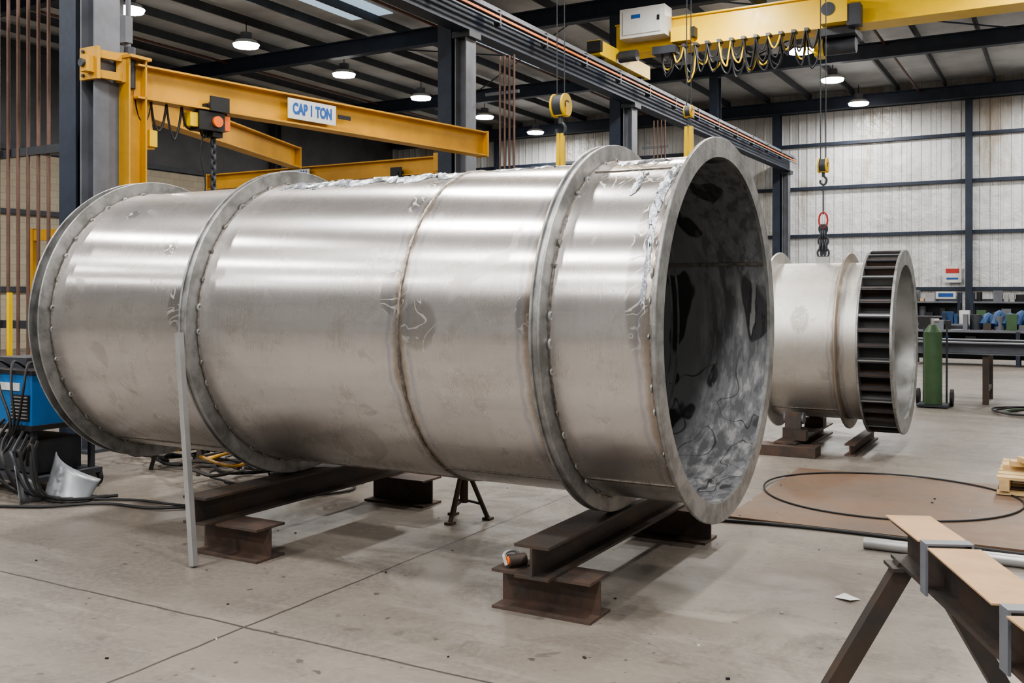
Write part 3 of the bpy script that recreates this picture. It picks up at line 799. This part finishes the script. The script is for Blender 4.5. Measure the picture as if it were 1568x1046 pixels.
# ------------------------------------------------------------------ right background
b = B("steel_layout_table", [STEEL_GR])
b.ibeam((-2.15, 15.6, .80), (4.5, 15.2, .80), .17, .3, STEEL_GR); b.ibeam((-2.15, 16.6, .80), (4.5, 16.2, .80), .17, .3, STEEL_GR)
for x in (-1.0, 1.2, 3.6):
    for y in (15.5, 16.4): b.prism((x, y, 0), (x, y, .72), .08, .08, RUST)
    b.prism((x, 15.5, .2), (x, 16.4, .2), .06, .06, RUST)
b.done()
b = B("gas_cylinder_on_cart", [GREEN])
def gas(x, y, h=1.05, r=.12):
    b.cyl((x, y, .05), (x, y, h), r, GREEN, 28)
    b.cyl((x, y, h), (x, y, h + .1), r, GREEN, 28, r * .45); b.cyl((x, y, h + .1), (x, y, h + .19), .03, STEEL_LT, 12); b.cyl((x, y, h + .16), (x + .08, y, h + .16), .03, STEEL_LT, 10)
gas(-1.62, 14.8)
b.box((-1.62, 14.88, .03), (.4, .44, .03), STEEL_DK)
for s_ in (-1, 1): b.prism((-1.62 + s_ * .15, 15.06, .03), (-1.62 + s_ * .15, 15.1, 1.1), .025, .025, STEEL_DK); b.cyl((-1.62 + s_ * .2, 15.04, .12), (-1.62 + s_ * .24, 15.04, .12), .12, BLACK, 18)
b.done()
b = B("coiled_hose", [BLACK])
for k in range(4): b.tube([(-.35 + (.30 + .07 * k) * math.cos(t) + random.uniform(-.04, .04), 14.6 + (.35 + .07 * k) * math.sin(t) + random.uniform(-.04, .04), .014 + .008 * k) for t in [q * pi / 6 for q in range(12)]], .012, (BLACK, GREEN, BLACK, BLACK)[k], 6, 3, True)
b.done()
cols = (BLUE2, STEEL_GR, STEEL_DK, STEEL_DK, STEEL_GR, STEEL_GR, STEEL_LT, BLACK, WOOD, GREEN, BLACK, RUST, WHITE, BLACK, RUST2)
def rack(x0, x1, y, zs, name, tarp=False):
    b = B(name, [STEEL_BL])
    for x in (x0, (x0 + x1) / 2, x1):
        for dy in (-.35, .35): b.prism((x, y + dy, 0), (x, y + dy, zs[-1] + (.3 if not tarp else 0)), .08, .08, STEEL_BL)
    for z in zs:
        b.box(((x0 + x1) / 2, y, z), (x1 - x0, .75, .05), STEEL_GR)
        x = x0 + .1
        while x < x1 - .25:
            w = random.uniform(.08, .28); h = random.uniform(.08, .36)
            if random.random() < .9:
                if random.random() < .35: b.cyl((x + w / 2, y, z + .025), (x + w / 2, y, z + .025 + h), min(w / 2, .16), random.choice(cols), 14)
                else: b.box((x + w / 2, y - random.uniform(0, .15), z + .025 + h / 2), (w, .35, h), random.choice(cols))
            x += w + .03
    b.box(((x0 + x1) / 2, y + .36, zs[-1] / 2 + .1), (x1 - x0, .02, zs[-1]), STEEL_DK)
    if tarp:
        for k in range(8): b.tube([(x0 + 1.4 + .22 * k, y - .1, zs[-1] + .12), (x0 + 1.5 + .22 * k, y + .1, zs[-1] + .32 + .06 * (k % 2)), (x0 + 1.62 + .22 * k, y, zs[-1] + .1)], .09, BLUE2, 10)
    b.done()
rack(-5.4, -2.9, 33.6, (.35, .85, 1.3), "storage_rack")
rack(-2.5, 1.5, 33.2, (.35, .85, 1.3), "storage_rack")
rack(-9.8, -6.2, 33.8, (.35, .85, 1.3), "storage_rack")
rack(-3.0, 1.2, 24.0, (.3, .75), "parts_bench", True)
rack(-4.4, -1.2, 28.5, (.3, .75), "parts_bench")
b = B("safety_poster", [WHITE])
b.box((-3.25, YF - .14, 2.20), (.55, .02, .55), WHITE); b.box((-3.25, YF - .152, 2.31), (.4, .01, .15), RED); b.box((-3.25, YF - .152, 2.06), (.35, .01, .06), TXT); b.done()
b = B("safety_poster", [WHITE])
b.box((-3.45, YF - .14, 1.36), (.6, .02, .55), WHITE); b.box((-3.45, YF - .152, 1.52), (.45, .01, .12), TXT); b.box((-3.45, YF - .152, 1.28), (.3, .01, .1), RED); b.done()

# ------------------------------------------------------------------ high bay lights
LENS = bpy.data.materials.new("lit_lens"); LENS.use_nodes = True
pb = LENS.node_tree.nodes["Principled BSDF"]; pb.inputs["Emission Color"].default_value = (1, .98, .95, 1); pb.inputs["Emission Strength"].default_value = 45
fb = B("high_bay_light", [STEEL_LT, BLACK])
fb.cyl((0, 0, .03), (0, 0, .12), .33, WHITE, 28, .26); fb.cyl((0, 0, .12), (0, 0, .32), .14, STEEL_GR, 20); fb.cyl((0, 0, .32), (0, 0, .62), .012, BLACK, 6)
fb.cyl((0, 0, -.03), (0, 0, .035), .30, LENS, 28, .32)
f0 = fb.done(loc=(0, 0, 0)); fmesh = f0.data; bpy.data.objects.remove(f0)
def lamp(x, y, z, P):
    o = bpy.data.objects.new("high_bay_light", fmesh); scene.collection.objects.link(o); o.location = (x, y, z)
    L = bpy.data.lights.new("lamp", 'AREA'); L.shape = 'DISK'; L.size = .58; L.energy = P; L.color = (1, .98, .95)
    l = bpy.data.objects.new("lamp", L); scene.collection.objects.link(l); l.parent = o; l.location = (0, 0, -.04)
PW = 165
for y in (-4.5, -.7, 3.1, 6.9, 10.7, 14.5, 18.0, 21.8, 25.6, 29.5, 33.3): lamp(-17.8, y, 7.75, PW * .9)
for y in (-8.4, -4.6, -.9, 2.9, 6.7, 10.2, 14.1, 17.9, 21.6, 25.4, 29.3, 33.4): lamp(-5.9, y, 7.75, PW)
for y in (-8.4, -4.6, -.9, 2.9, 10.2, 17.9, 25.4, 33.0): lamp(0.0, y, 7.75, PW * 1.2)
for y in (-4.6, -.9, 2.9): lamp(-11.8, y, 7.75, PW)
for y in (-8.4, -.9, 6.7, 14.1, 21.6, 29.3): lamp(7.0, y, 7.75, PW * 1.4)

w = bpy.data.worlds.new("World"); scene.world = w; w.use_nodes = True
w.node_tree.nodes["Background"].inputs[0].default_value = (.6, .65, .7, 1); w.node_tree.nodes["Background"].inputs[1].default_value = .3

# ------------------------------------------------------------------ camera
cd = bpy.data.cameras.new("camera"); cam = bpy.data.objects.new("camera", cd); scene.collection.objects.link(cam)
cam.location = (0, 0, 1.6); cam.rotation_euler = (pi / 2, 0, math.radians(29.5))
cd.sensor_width = 36; cd.lens = 34.44; cd.shift_y = -.0478; cd.clip_end = 200
scene.camera = cam
scene.view_settings.view_transform = 'AgX'
try: scene.view_settings.look = 'AgX - Medium High Contrast'
except Exception: pass
scene.view_settings.exposure = 0.18
